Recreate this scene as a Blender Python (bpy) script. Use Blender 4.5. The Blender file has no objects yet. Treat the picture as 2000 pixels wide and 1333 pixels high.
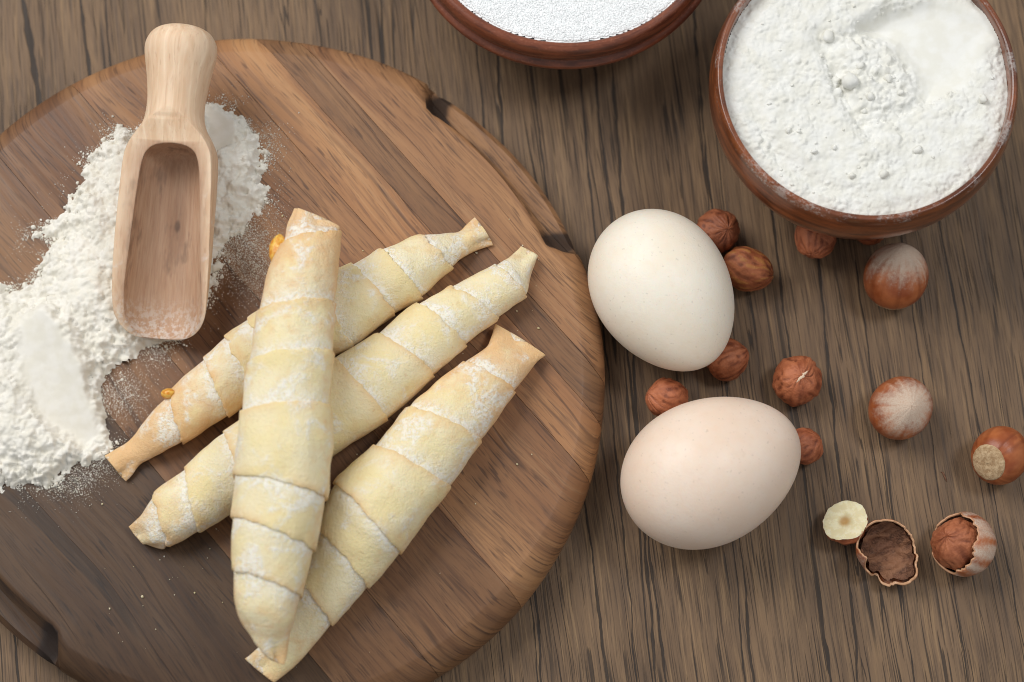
import bpy, bmesh, math, random
import numpy as np
from mathutils import Vector, Matrix, noise as mnoise

random.seed(7); RNG = np.random.default_rng(7)
SC = bpy.context.scene
COL = SC.collection
CM = 0.01                                   # everything below is laid out in centimetres

# ------------------------------------------------------------------ camera
FPX, PITCH = 4200.0, math.radians(15.0)     # focal length in photo pixels (2000 wide), tilt off vertical
DIST = FPX / 62.0                           # cm from lens to the table point at the picture's centre
CAM = np.array([0, -DIST * math.sin(PITCH), DIST * math.cos(PITCH)])
FWD = np.array([0, math.sin(PITCH), -math.cos(PITCH)])
UPV = np.array([0, math.cos(PITCH), math.sin(PITCH)])
cd = bpy.data.cameras.new('camera'); cam = bpy.data.objects.new('camera', cd); COL.objects.link(cam)
cam.location = Vector(CAM * CM); cam.rotation_euler = (PITCH, 0, 0)
cd.sensor_width = 36; cd.lens = 36 * FPX / 2000; cd.clip_start = 0.01; cd.clip_end = 20
cd.dof.use_dof = True; cd.dof.focus_distance = (DIST - 2.4) * CM; cd.dof.aperture_fstop = 7.0
SC.camera = cam
SC.view_settings.view_transform = 'Standard'; SC.view_settings.look = 'None'
SC.cycles.filter_width = 1.0
SC.view_settings.exposure = 0.15; SC.view_settings.gamma = 1.0

# ------------------------------------------------------------------ world and lamps (soft studio light)
w = bpy.data.worlds.new('World'); SC.world = w; w.use_nodes = True
w.node_tree.nodes['Background'].inputs[0].default_value = (0.93, 0.97, 1.0, 1)
w.node_tree.nodes['Background'].inputs[1].default_value = 0.34

def softbox(name, loc, power, sx, sy, col):
    l = bpy.data.lights.new(name, 'AREA'); l.shape = 'RECTANGLE'; l.size = sx; l.size_y = sy
    l.energy = power; l.color = col
    o = bpy.data.objects.new(name, l); COL.objects.link(o); o.location = loc
    o.rotation_euler = (Vector((0, 0, 0)) - Vector(loc)).to_track_quat('-Z', 'Y').to_euler()
softbox('key_softbox', (-0.64, 0.46, 0.98), 10.2, 0.72, 0.72, (1.0, 0.985, 0.965))
softbox('fill_softbox', (0.60, 0.16, 1.10), 3.2, 0.26, 0.26, (0.97, 0.985, 1.0))

def P(px, py, z=0.0):                       # photo pixel -> point (cm) at height z
    d = FWD + ((px - 1000) / FPX) * np.array([1.0, 0, 0]) - ((py - 666.5) / FPX) * UPV
    t = (z - CAM[2]) / d[2]
    return CAM + t * d
def pxcm(z): return FPX / (DIST - z)        # pixels per cm at height z

# ------------------------------------------------------------------ numpy noise
_perm = np.random.default_rng(3).permutation(512)
_perm = np.concatenate([_perm, _perm, _perm])
_ang = np.random.default_rng(4).random(512) * 2 * np.pi
_gx, _gy = np.cos(_ang), np.sin(_ang)
def perlin(x, y):
    x = np.asarray(x, float) + 1000.0; y = np.asarray(y, float) + 1000.0
    xi = np.floor(x).astype(int); yi = np.floor(y).astype(int); xf = x - xi; yf = y - yi
    xi %= 512; yi %= 512
    u = xf ** 3 * (xf * (xf * 6 - 15) + 10); v = yf ** 3 * (yf * (yf * 6 - 15) + 10)
    def g(ix, iy, dx, dy):
        h = _perm[_perm[ix % 512] + (iy % 512)]
        return _gx[h] * dx + _gy[h] * dy
    a = g(xi, yi, xf, yf); b = g(xi + 1, yi, xf - 1, yf); c = g(xi, yi + 1, xf, yf - 1); d = g(xi + 1, yi + 1, xf - 1, yf - 1)
    return (a + u * (b - a)) * (1 - v) + (c + u * (d - c)) * v
def fbm(x, y, o=4, rough=0.5):
    s = 0; a = 1.0
    for i in range(o):
        s = s + a * perlin(x * 2 ** i + 17.3 * i, y * 2 ** i - 9.1 * i); a *= rough
    return s
def sstep(a, b, x):
    t = np.clip((x - a) / (b - a), 0, 1); return t * t * (3 - 2 * t)
def sdf(X, Y, poly):                        # signed distance, positive inside
    d = np.full(X.shape, 1e9); ins = np.zeros(X.shape, bool); n = len(poly)
    for i in range(n):
        ax, ay = poly[i][:2]; bx, by = poly[(i + 1) % n][:2]
        ex, ey = bx - ax, by - ay
        t = np.clip(((X - ax) * ex + (Y - ay) * ey) / (ex * ex + ey * ey), 0, 1)
        d = np.minimum(d, np.hypot(X - ax - t * ex, Y - ay - t * ey))
        c = ((ay > Y) != (by > Y)) & (X < (bx - ax) * (Y - ay) / (by - ay + 1e-12) + ax)
        ins ^= c
    return np.where(ins, d, -d)

# ------------------------------------------------------------------ object helpers
def mesh_obj(name, verts, faces, mat, parent=None, smooth=True, attrs=None, origin=(0, 0, 0)):
    me = bpy.data.meshes.new(name)
    v = (np.asarray(verts, float) - np.asarray(origin, float)) * CM
    me.from_pydata(v.tolist(), [], [list(map(int, f)) for f in faces]); me.validate(); me.update()
    if smooth: me.polygons.foreach_set('use_smooth', [True] * len(me.polygons))
    for k, a in (attrs or {}).items():
        at = me.attributes.new(k, 'FLOAT', 'POINT'); at.data.foreach_set('value', np.asarray(a, np.float32))
    if mat: me.materials.append(mat)
    o = bpy.data.objects.new(name, me); COL.objects.link(o)
    if parent is None: o.location = Vector(np.asarray(origin, float) * CM)
    else: o.parent = parent                 # origin must be the parent's origin
    return o
def empty(name, loc):
    o = bpy.data.objects.new(name, None); COL.objects.link(o); o.location = Vector(np.asarray(loc, float) * CM)
    o.empty_display_size = 0.01
    return o
def tag(o, label, cat, group=None, kind=None):
    o['label'] = label; o['category'] = cat
    if group: o['group'] = group
    if kind: o['kind'] = kind
    return o
def grid_faces(nr, nc, closed=True):
    f = []
    for i in range(nr - 1):
        for j in range(nc if closed else nc - 1):
            k = (j + 1) % nc
            f.append((i * nc + j, i * nc + k, (i + 1) * nc + k, (i + 1) * nc + j))
    return f
def lathe(profile, n, center=(0, 0, 0), jitter=0.0, seed=0):
    V = []
    for i, (r, z) in enumerate(profile):
        for j in range(n):
            a = 2 * math.pi * j / n
            rr = r * (1 + jitter * mnoise.noise((math.cos(a) * 1.3 + seed, math.sin(a) * 1.3, z * .5)))
            V.append((center[0] + rr * math.cos(a), center[1] + rr * math.sin(a), center[2] + z))
    return V, grid_faces(len(profile), n)
def smooth_profile(pts, per=5):
    pts = [np.array(p, float) for p in pts]; out = []
    for i in range(len(pts) - 1):
        p0 = pts[max(i - 1, 0)]; p1 = pts[i]; p2 = pts[i + 1]; p3 = pts[min(i + 2, len(pts) - 1)]
        for k in range(per):
            out.append(cr(p0, p1, p2, p3, k / per))
    out.append(pts[-1]); return out
def cr(p0, p1, p2, p3, t):
    return 0.5 * (2 * p1 + (p2 - p0) * t + (2 * p0 - 5 * p1 + 4 * p2 - p3) * t * t + (3 * p1 - p0 - 3 * p2 + p3) * t ** 3)

# ------------------------------------------------------------------ shader helpers
class NT:
    def __init__(s, name):
        s.m = bpy.data.materials.new(name); s.m.use_nodes = True; s.t = s.m.node_tree
        s.b = s.t.nodes['Principled BSDF']
    def n(s, typ, props=None, **ins):
        nd = s.t.nodes.new('ShaderNode' + typ)
        for k, v in (props or {}).items(): setattr(nd, k, v)
        for k, v in ins.items():
            key = int(k[1:]) if k[0] == '_' else k.replace('_', ' ')
            s.set(nd.inputs[key], v)
        return nd
    def set(s, sock, v):
        if hasattr(v, 'is_output'): s.t.links.new(v, sock)
        elif isinstance(v, (tuple, list)) and len(v) == 3 and sock.type == 'RGBA': sock.default_value = (*v, 1)
        else: sock.default_value = v
    def math(s, op, a, b=0.0, c=0.0, clamp=False):
        nd = s.t.nodes.new('ShaderNodeMath'); nd.operation = op; nd.use_clamp = clamp
        s.set(nd.inputs[0], a); s.set(nd.inputs[1], b); s.set(nd.inputs[2], c); return nd.outputs[0]
    def map(s, x, a, b, c=0.0, d=1.0, smooth=True):
        nd = s.n('MapRange', {'interpolation_type': 'SMOOTHSTEP' if smooth else 'LINEAR'})
        for i, v in enumerate((x, a, b, c, d)): s.set(nd.inputs[i], v)
        return nd.outputs[0]
    def mix(s, f, a, b, mode='MIX'):
        nd = s.n('Mix', {'data_type': 'RGBA', 'blend_type': mode})
        s.set(nd.inputs[0], f); s.set(nd.inputs[6], a); s.set(nd.inputs[7], b); return nd.outputs[2]
    def noise(s, vec, scale, detail=2.0, rough=0.5, dist=0.0):
        nd = s.n('TexNoise'); s.set(nd.inputs['Vector'], vec)
        s.set(nd.inputs['Scale'], scale); s.set(nd.inputs['Detail'], detail); s.set(nd.inputs['Roughness'], rough)
        s.set(nd.inputs['Distortion'], dist); return nd.outputs['Fac']
    def coord(s, which='Object'): return s.n('TexCoord').outputs[which]
    def scaled(s, vec, sc, loc=(0, 0, 0), rot=(0, 0, 0)):
        nd = s.n('Mapping'); s.set(nd.inputs[0], vec); s.set(nd.inputs[1], loc); s.set(nd.inputs[2], rot); s.set(nd.inputs[3], sc)
        return nd.outputs[0]
    def comb(s, x, y, z=0.0):
        nd = s.n('CombineXYZ'); s.set(nd.inputs[0], x); s.set(nd.inputs[1], y); s.set(nd.inputs[2], z); return nd.outputs[0]
    def attr(s, name): return s.n('Attribute', {'attribute_name': name}).outputs['Fac']
    def bump(s, h, strength=0.5, dist=0.001, normal=None):
        nd = s.n('Bump'); s.set(nd.inputs['Height'], h); s.set(nd.inputs['Strength'], strength); s.set(nd.inputs['Distance'], dist)
        if normal is not None: s.set(nd.inputs['Normal'], normal)
        return nd.outputs[0]
    def out(s, color=None, rough=None, normal=None, **kw):
        for k, v in (('Base Color', color), ('Roughness', rough), ('Normal', normal)):
            if v is not None: s.set(s.b.inputs[k], v)
        for k, v in kw.items(): s.set(s.b.inputs[k.replace('_', ' ')], v)
        return s.m
def hexlin(r, g, b):
    f = lambda c: (c / 255 / 12.92) if c / 255 <= 0.04045 else ((c / 255 + 0.055) / 1.055) ** 2.4
    return (f(r), f(g), f(b))

# ------------------------------------------------------------------ table
def table_material():
    T = NT('weathered_table_wood')
    p = T.scaled(T.coord(), (100, 100, 100))
    sp = T.n('SeparateXYZ'); T.set(sp.inputs[0], p); x, y = sp.outputs[0], sp.outputs[1]
    u0 = T.math('MULTIPLY_ADD', y, 0.115, x)
    wob = T.noise(T.comb(T.math('MULTIPLY', u0, .22), T.math('MULTIPLY', y, .13)), 1.0, 2.0)
    u = T.math('MULTIPLY_ADD', T.math('SUBTRACT', wob, .5), 0.34, u0)
    def st(su, sv, off=0.0): return T.comb(T.math('MULTIPLY', u, su), T.math('MULTIPLY', y, sv), off)
    broad = T.noise(st(.55, .07, 3), 1.0, 3.0)
    mid = T.noise(st(3.2, .22, 7), 1.0, 4.0, .6)
    fine = T.noise(st(8.5, .20, 11), 1.0, 3.0, .65)
    fib = T.noise(st(21, .55, 19), 1.0, 2.0, .6)
    patch = T.noise(st(2.2, .35, 27), 1.0, 3.0, .6)
    c = T.mix(T.map(broad, .3, .7), hexlin(118, 94, 73), hexlin(139, 112, 87))
    c = T.mix(T.math('MULTIPLY', T.map(mid, .46, .8), .55), c, hexlin(156, 128, 98))
    c = T.mix(T.math('MULTIPLY', T.map(patch, .52, .75), .5), c, hexlin(158, 127, 94))
    c = T.mix(T.math('MULTIPLY', T.map(mid, .5, .22), .55), c, hexlin(80, 65, 54))
    c = T.mix(T.math('MULTIPLY', T.map(fine, .48, .34), .40), c, hexlin(72, 56, 45))
    c = T.mix(T.math('MULTIPLY', T.map(fine, .55, .66), .42), c, hexlin(176, 146, 112))
    c = T.mix(T.math('MULTIPLY', T.map(fib, .48, .38), .5), c, hexlin(62, 48, 40))
    # short dark pores
    pn = T.noise(st(11, .22, 41), 1.0, 1.0, .5)
    pore = T.math('MULTIPLY', T.map(pn, .65, .685), T.map(T.noise(st(.9, .25, 53), 1, 2), .35, .6))
    # long dark grain lines: level lines of a stretched noise
    def contour(su, sv, off, wd):
        nn = T.noise(st(su, sv, off), 1.0, 1.5, .45)
        return T.map(T.math('ABSOLUTE', T.math('SUBTRACT', nn, .5)), wd * .75, wd * .45)
    g1 = T.math('MULTIPLY', contour(1.7, .035, 61, .014), T.map(T.noise(st(.8, .08, 71), 1, 2), .5, .6))
    g2 = T.math('MULTIPLY', contour(3.3, .07, 83, .012), T.map(T.noise(st(1.1, .12, 91), 1, 2), .5, .62))
    pn2 = T.noise(st(19, .34, 141), 1.0, 0.0, .5); pn3 = T.noise(st(7, .20, 151), 1.0, 1.0, .5)
    pore = T.math('MAXIMUM', pore, T.math('MULTIPLY', T.map(pn2, .66, .70), T.map(T.noise(st(1.3, .22, 153), 1, 2), .46, .62)))
    pore = T.math('MAXIMUM', pore, T.math('MULTIPLY', T.map(pn3, .69, .71), .8))
    lines = T.math('MAXIMUM', T.math('MULTIPLY', g1, .9), T.math('MULTIPLY', g2, .8))
    # the broad dark veins of this table top
    vein = [((45, 0), (78, 215), .20), ((160, 0), (178, 160), .13), ((205, 0), (214, 120), .05), ((1260, 1047), (1280, 1333), .095),
            ((1445, 1047), (1470, 1333), .07), ((1507, 405), (1622, 1333), .10), ((1597, 493), (1677, 1333), .085), ((1760, 1152), (1785, 1333), .05),
            ((1864, 582), (1995, 1242), .055), ((1045, 1162), (1057, 1333), .085), ((1860, 1132), (1890, 1333), .04), ((1036, 128), (1068, 384), .07),
            ((1164, 166), (1193, 416), .085), ((930, 80), (946, 246), .06), ((1356, 64), (1382, 400), .05), ((1200, 857), (1215, 1017), .06), ((28, 1240), (38, 1333), .07),
            ((617, 0), (624, 70), .05)]
    jit = T.noise(T.comb(T.math('MULTIPLY', x, .6), T.math('MULTIPLY', y, .55)), 1.0, 3.0)
    jit = T.math('MULTIPLY', T.math('SUBTRACT', jit, .5), .26)
    wmod = T.map(T.noise(T.comb(T.math('MULTIPLY', x, .9), T.math('MULTIPLY', y, .8), 5.0), 1, 3), .25, .75, .35, 1.5)
    acc = None
    for (a, b, wd) in vein:
        A = P(*a); B = P(*b); sl = (B[0] - A[0]) / (B[1] - A[1])
        uu = T.math('MULTIPLY_ADD', y, -sl, x)
        dd = T.math('ABSOLUTE', T.math('ADD', T.math('SUBTRACT', uu, float(A[0] - sl * A[1])), jit))
        m = T.map(T.math('DIVIDE', dd, wmod), wd * .55, wd * .40)
        acc = m if acc is None else T.math('MAXIMUM', acc, m)
    acc = T.math('MULTIPLY', acc, T.map(fib, .2, .55, .55, .95))
    dark = T.math('MAXIMUM', T.math('MAXIMUM', lines, acc), T.math('MULTIPLY', pore, .8))
    c = T.mix(1.0, c, (.84, .82, .765), 'MULTIPLY')
    c = T.mix(T.math('MULTIPLY', dark, .93), c, hexlin(34, 27, 23))
    h = T.math('SUBTRACT', T.math('MULTIPLY_ADD', fib, .25, T.math('MULTIPLY', fine, .3)), T.math('MULTIPLY', dark, .8))
    return T.out(c, T.map(fine, .2, .8, .5, .68), T.bump(h, .55, .00035), Specular_IOR_Level=.35)
TBL = table_material()
tb = [(-70, -55, -2.2), (70, -55, -2.2), (70, 55, -2.2), (-70, 55, -2.2), (-70, -55, 0), (70, -55, 0), (70, 55, 0), (-70, 55, 0)]
table = mesh_obj('table_top', tb, [(3, 2, 1, 0), (4, 5, 6, 7), (0, 1, 5, 4), (1, 2, 6, 5), (2, 3, 7, 6), (3, 0, 4, 7)], TBL, smooth=False)
table['kind'] = 'structure'
table['label'] = 'weathered grey brown wooden table top with dark grain lines'

# ------------------------------------------------------------------ round board, glued from planks
BC = np.array([-8.07, -1.20, 0.0]); BT = 2.0
def board_R(a): return 10.93 + .038 * math.cos(2 * a) - .202 * math.sin(2 * a) - .032 * math.cos(3 * a) + .026 * math.sin(3 * a)
JN = P(537, 113, BT) - P(841, 453, BT); JD = np.array([JN[0], JN[1]]) / math.hypot(JN[0], JN[1])     # along the strips
JD = -JD                                                     # pointing down right
JNV = np.array([-JD[1], JD[0]])                              # across the strips, up right
def walnut():
    T = NT('walnut_strips')
    ang = math.atan2(JD[1], JD[0])
    p = T.scaled(T.scaled(T.coord(), (100, 100, 100)), (1, 1, 1), rot=(0, 0, -ang))
    oi = T.n('ObjectInfo'); rnd = oi.outputs['Random']; tint = oi.outputs['Color']
    sp = T.n('SeparateXYZ'); T.set(sp.inputs[0], p); v, u, z = sp.outputs[0], sp.outputs[1], sp.outputs[2]
    off = T.math('MULTIPLY', rnd, 90.0)
    uz = T.math('MULTIPLY_ADD', z, .55, u)
    wob = T.noise(T.comb(T.math('MULTIPLY', uz, .28), T.math('MULTIPLY', v, .09), off), 1, 2)
    uu = T.math('MULTIPLY_ADD', T.math('SUBTRACT', wob, .5), 1.5, uz)
    def st(su, sv, o=0.0): return T.comb(T.math('MULTIPLY', uu, su), T.math('MULTIPLY', v, sv), T.math('ADD', off, o))
    broad = T.noise(st(.8, .06), 1, 3, .55)
    rings = T.noise(st(3.8, .07, 5), 1, 3, .6)
    fine = T.noise(st(8.5, .3, 9), 1, 3, .65)
    fib = T.noise(st(20, 1.2, 14), 1, 2, .5)
    cloud = T.noise(st(.7, .5, 22), 1, 3, .6)
    c = T.mix(T.map(broad, .3, .7), hexlin(152, 109, 76), hexlin(188, 143, 101))
    c = T.mix(T.math('MULTIPLY', T.map(rings, .5, .36), .30), c, hexlin(108, 77, 58))
    c = T.mix(T.math('MULTIPLY', T.map(rings, .57, .66), .3), c, hexlin(190, 152, 114))
    c = T.mix(T.math('MULTIPLY', T.map(fine, .46, .34), .30), c, hexlin(98, 70, 54))
    c = T.mix(T.math('MULTIPLY', T.map(fib, .46, .36), .34), c, hexlin(90, 66, 52))
    c = T.mix(T.math('MULTIPLY', T.map(cloud, .55, .75), .35), c, hexlin(112, 84, 66))
    vn = T.noise(st(.9, .035, 31), 1, 1.5, .4)
    vein = T.math('MULTIPLY', T.map(T.math('ABSOLUTE', T.math('SUBTRACT', vn, .5)), .012, .003), T.map(T.noise(st(.5, .15, 37), 1, 2), .45, .6))
    c = T.mix(T.math('MULTIPLY', vein, .6), c, hexlin(80, 57, 45))
    pw = T.math('MULTIPLY', T.map(T.noise(st(17, 1.0, 47), 1, 0), .64, .69), T.map(cloud, .4, .6))
    c = T.mix(T.math('MULTIPLY', pw, .6), c, hexlin(74, 52, 42))
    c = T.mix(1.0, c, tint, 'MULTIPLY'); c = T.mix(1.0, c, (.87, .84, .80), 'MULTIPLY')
    burn = T.attr('burn')
    c = T.mix(T.math('MULTIPLY', T.map(T.math('ADD', burn, T.math('MULTIPLY', T.math('SUBTRACT', cloud, .5), .8)), .3, .75), .9), c, hexlin(38, 28, 24))
    h = T.math('SUBTRACT', T.math('MULTIPLY_ADD', fib, .35, T.math('MULTIPLY', fine, .4)), T.math('MULTIPLY', vein, .6))
    return T.out(c, T.math('MULTIPLY_ADD', T.math('MINIMUM', burn, 1.0), .35, T.map(fine, .2, .8, .42, .6)), T.bump(h, .45, .00025), Specular_IOR_Level=.4)
WAL = walnut()
def board_mesh():
    n = 240; bm = bmesh.new()
    bl = bm.verts.layers.float.new('burn')
    prof_n = [(-.74, 2.00), (-.68, 1.985), (-.42, 1.86), (-.20, 1.68), (-.08, 1.50), (-.02, 1.2), (0, .95), (-.06, .6), (-.28, .28), (-.75, 0.0)]
    prof_g = [(-1.10, 2.00), (-1.02, 1.99), (-.97, 1.93), (-1.00, 1.50), (-.96, 1.25), (-.68, 1.02), (-.18, 1.06), (-.02, .90), (-.22, .3), (-.75, 0.0)]
    def wfun(deg):
        w_ = 0
        for c0 in (39.5, 219.5):
            d = abs((deg - c0 + 180) % 360 - 180); w_ = max(w_, float(sstep(20.5, 16.5, d)) if d > 16.5 else 1.0)
        return w_
    def burnf(deg):
        b_ = 0
        for c0 in (39.5, 219.5):
            d = abs((deg - c0 + 180) % 360 - 180); b_ = max(b_, math.exp(-((d - 16.8) / 2.2) ** 2))
        return b_
    rings = []
    for r in (3.0, 6.0, 8.5):
        rings.append([bm.verts.new((r * math.cos(2 * math.pi * j / n), r * math.sin(2 * math.pi * j / n), BT)) for j in range(n)])
    for k in range(len(prof_n)):
        ring = []
        for j in range(n):
            a = 2 * math.pi * j / n; deg = math.degrees(a); g = wfun(deg)
            dr = prof_n[k][0] * (1 - g) + prof_g[k][0] * g; z = prof_n[k][1] * (1 - g) + prof_g[k][1] * g
            wv = .03 * mnoise.noise((math.cos(a) * 4, math.sin(a) * 4, k * .3))
            r = board_R(a) + dr + wv
            vt = bm.verts.new((r * math.cos(a), r * math.sin(a), z))
            vt[bl] = burnf(deg) * (1.0 if k >= 2 and k <= 7 else 0.0) + (.40 * g if 4 <= k <= 5 else 0)
            ring.append(vt)
        rings.append(ring)
    ct = bm.verts.new((0, 0, BT)); cb = bm.verts.new((0, 0, 0))
    for j in range(n):
        k = (j + 1) % n
        bm.faces.new((ct, rings[0][j], rings[0][k]))
        for i in range(len(rings) - 1):
            bm.faces.new((rings[i][j], rings[i + 1][j], rings[i + 1][k], rings[i][k]))
        bm.faces.new((cb, rings[-1][k], rings[-1][j]))
    return bm
board = empty('round_board', BC)
tag(board, 'round walnut serving board with rounded rim and carved hand grips under the pastries', 'cutting board')
def across(px, py): q = P(px, py, BT) - BC; return float(q[0] * JNV[0] + q[1] * JNV[1])
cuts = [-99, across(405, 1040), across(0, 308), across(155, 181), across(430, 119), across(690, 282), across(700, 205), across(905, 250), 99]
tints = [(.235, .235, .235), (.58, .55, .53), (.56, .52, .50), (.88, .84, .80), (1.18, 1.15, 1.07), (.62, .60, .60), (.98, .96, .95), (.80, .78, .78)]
full = board_mesh()
for i in range(len(cuts) - 1):
    bm = full.copy()
    for c0, s in ((cuts[i], -1), (cuts[i + 1], 1)):
        if abs(c0) > 50: continue
        geom = bm.verts[:] + bm.edges[:] + bm.faces[:]
        r = bmesh.ops.bisect_plane(bm, geom=geom, plane_co=Vector((JNV[0] * (c0 - s * .006), JNV[1] * (c0 - s * .006), 0)), plane_no=Vector((JNV[0] * s, JNV[1] * s, 0)), clear_outer=True, dist=1e-5)
        eds = [e for e in r['geom_cut'] if isinstance(e, bmesh.types.BMEdge)]
        bmesh.ops.edgeloop_fill(bm, edges=eds)
    if not bm.verts: continue
    for vt in bm.verts: vt.co *= CM; vt.co.z += 0.00004 * ((i * 37) % 5 - 2) * (1 if vt.co.z > .012 else 0)
    bmesh.ops.recalc_face_normals(bm, faces=bm.faces)
    me = bpy.data.meshes.new('plank'); bm.to_mesh(me); bm.free()
    me.polygons.foreach_set('use_smooth', [True] * len(me.polygons)); me.set_sharp_from_angle(angle=math.radians(42))
    me.materials.append(WAL)
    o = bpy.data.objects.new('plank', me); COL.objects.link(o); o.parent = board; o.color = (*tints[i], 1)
full.free()

# ------------------------------------------------------------------ flour material and heightfields
def flour_mat(name, col=(0.80, 0.76, 0.665), bumps=1.0):
    T = NT(name)
    p = T.scaled(T.coord(), (100, 100, 100))
    n1 = T.noise(p, 7, 4, .65); n2 = T.noise(p, 18, 3, .6); n3 = T.noise(p, 2.2, 3, .5)
    c = T.mix(T.map(n3, .35, .65), tuple(v * .97 for v in col), (min(1, col[0] * 1.03), col[1] * 1.04, col[2] * 1.08))
    sm = T.math('SUBTRACT', 1.0, T.math('MULTIPLY', T.attr('smooth'), .85))
    h = T.math('MULTIPLY', T.math('MULTIPLY_ADD', n2, .4, n1), sm)
    return T.out(c, .95, T.bump(h, .4 * bumps, .0004), Specular_IOR_Level=.1)
FLOUR = flour_mat('wheat_flour')
def stamp(X, Y, Z, allow, step, n, rmin, rmax, lift):
    # press many small flattened crumbs of powder into the surface
    ny, nx = Z.shape; x0, y0 = X[0, 0], Y[0, 0]
    for _ in range(n):
        i, j = RNG.integers(2, ny - 2), RNG.integers(2, nx - 2)
        if RNG.random() > allow[i, j]: continue
        r = rmin + (rmax - rmin) * RNG.random() ** 3; k = int(r / step) + 2
        a, b, c, d = max(i - k, 0), min(i + k + 1, ny), max(j - k, 0), min(j + k + 1, nx)
        cx, cy = X[i, j] + RNG.uniform(-.5, .5) * step, Y[i, j] + RNG.uniform(-.5, .5) * step
        el = RNG.uniform(.7, 1.4); th = RNG.uniform(0, 3.14); dx, dy = X[a:b, c:d] - cx, Y[a:b, c:d] - cy
        u_ = (dx * math.cos(th) + dy * math.sin(th)) / el; v_ = (-dx * math.sin(th) + dy * math.cos(th)) * el
        q = 1 - (u_ ** 2 + v_ ** 2) / r ** 2
        top = Z[i, j] + lift * r * np.sqrt(np.clip(q, 0, 1)) - .25 * r
        Z[a:b, c:d] = np.where(q > 0, np.maximum(Z[a:b, c:d], top), Z[a:b, c:d])
    return Z
def heightfield(name, x0, x1, y0, y1, step, fn, mat, parent=None, origin=(0, 0, 0), crumbs=(), under=None):
    xs = np.arange(x0, x1, step); ys = np.arange(y0, y1, step)
    X, Y = np.meshgrid(xs, ys); Z, keep, sm = fn(X, Y)
    if crumbs:
        al = keep * (1 - sstep(.15, .6, sm)) * np.clip(.45 + 1.3 * fbm(X * .8 + 2, Y * .8 - 5, 3), .06, 1)
        for (n_, r0, r1, lf) in crumbs: Z = stamp(X, Y, Z, al, step, n_, r0, r1, lf)
        if under: Z = np.minimum(Z, under(X, Y))
    nx, ny = len(xs), len(ys)
    idx = np.arange(nx * ny).reshape(ny, nx)
    a, b, c, d = idx[:-1, :-1].ravel(), idx[:-1, 1:].ravel(), idx[1:, 1:].ravel(), idx[1:, :-1].ravel()
    kf = keep.ravel(); ok = kf[a] | kf[b] | kf[c] | kf[d]
    F = np.stack([a, b, c, d], 1)[ok]
    used = np.unique(F); re = -np.ones(nx * ny, int); re[used] = np.arange(len(used))
    V = np.stack([X.ravel(), Y.ravel(), Z.ravel()], 1)[used]
    return mesh_obj(name, V, re[F], mat, parent, attrs={'smooth': sm.ravel()[used]}, origin=origin)

PILE = [P(*q, BT + .1) for q in [(62, 462), (100, 440), (135, 395), (170, 330), (200, 290), (225, 257), (265, 262), (300, 250), (345, 215), (405, 206), (440, 215), (470, 232), (490, 262),
        (515, 300), (508, 340), (520, 385), (490, 410), (470, 445), (430, 475), (420, 540), (395, 600), (350, 655), (310, 672), (260, 690), (215, 715), (195, 745), (182, 775), (195, 820), (208, 862), (190, 895),
        (150, 905), (110, 938), (60, 940), (20, 950), (-40, 960), (-120, 900), (-140, 760), (-90, 640), (-50, 580), (0, 562), (40, 572), (68, 560), (85, 510), (118, 462)]]
IMP1 = [P(*q, BT + .5) for q in [(48, 625), (95, 612), (135, 640), (165, 712), (196, 845), (170, 872), (120, 850), (75, 820), (42, 740), (38, 680)]]
IMP2 = [P(*q, BT + .3) for q in [(398, 205), (440, 222), (465, 250), (455, 285), (425, 310), (400, 300)]]
def pile_fn(X, Y):
    d = sdf(X, Y, PILE)
    rag = .20 * fbm(X * 2.1, Y * 2.1, 4, .6) * 1.6 + .10 * fbm(X * 6, Y * 6, 3, .6)
    de = d + rag + .06
    base = .85 * (1 - np.exp(-np.clip(de, 0, None) / .75)) + np.minimum(de, 0) * .9
    lump = .26 * fbm(X * .9 + 5, Y * .9, 3) + .20 * np.abs(fbm(X * 1.7, Y * 1.7 + 3, 3, .5))
    crumb = .02 * fbm(X * 6, Y * 6, 3, .55) + .006 * fbm(X * 20, Y * 20, 2)
    amp = sstep(0, .5, de)
    H = base + lump * amp + crumb * sstep(-.02, .2, de)
    H = H * (1 - .5 * np.exp(-((X - P(330, 480, BT)[0]) / .9) ** 2) * sstep(P(330, 700, BT)[1], P(330, 600, BT)[1], Y) * sstep(P(330, 240, BT)[1], P(330, 300, BT)[1], Y))
    A, B = P(60, 640, BT + .5), P(190, 850, BT + .5)
    ax = np.array([B[0] - A[0], B[1] - A[1]]); t = ((X - A[0]) * ax[0] + (Y - A[1]) * ax[1]) / (ax @ ax)
    nrm = np.array([-ax[1], ax[0]]) / np.hypot(*ax); cs = (X - A[0]) * nrm[0] + (Y - A[1]) * nrm[1]
    s1 = sstep(-.34, .22, sdf(X, Y, IMP1) + .22 * fbm(X * 1.3, Y * 1.3, 4, .6))
    pl1 = .92 - .80 * np.clip(t, 0, 1.1) ** 1.3 + .30 * cs + .16 * cs ** 2 + .03 * fbm(X * 1.3, Y * 1.3, 3)
    s2 = sstep(-.12, .10, sdf(X, Y, IMP2) + .16 * fbm(X * 1.6, Y * 1.6, 4, .6))
    C2 = P(400, 250, BT + .3); pl2 = .25 + .22 * (X - C2[0]) + .012 * fbm(X * 1.5, Y * 1.5, 2)
    H = H * (1 - s1) + pl1 * s1; H = H * (1 - s2) + np.maximum(pl2, .05) * s2
    return BT + H, H > -.01, np.maximum(s1, s2)
SCOOP_A, SCOOP_B = P(303, 655, BT + 1.5), P(358, 52, BT + 2.75)       # tip and knob ends of the scoop's axis
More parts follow.
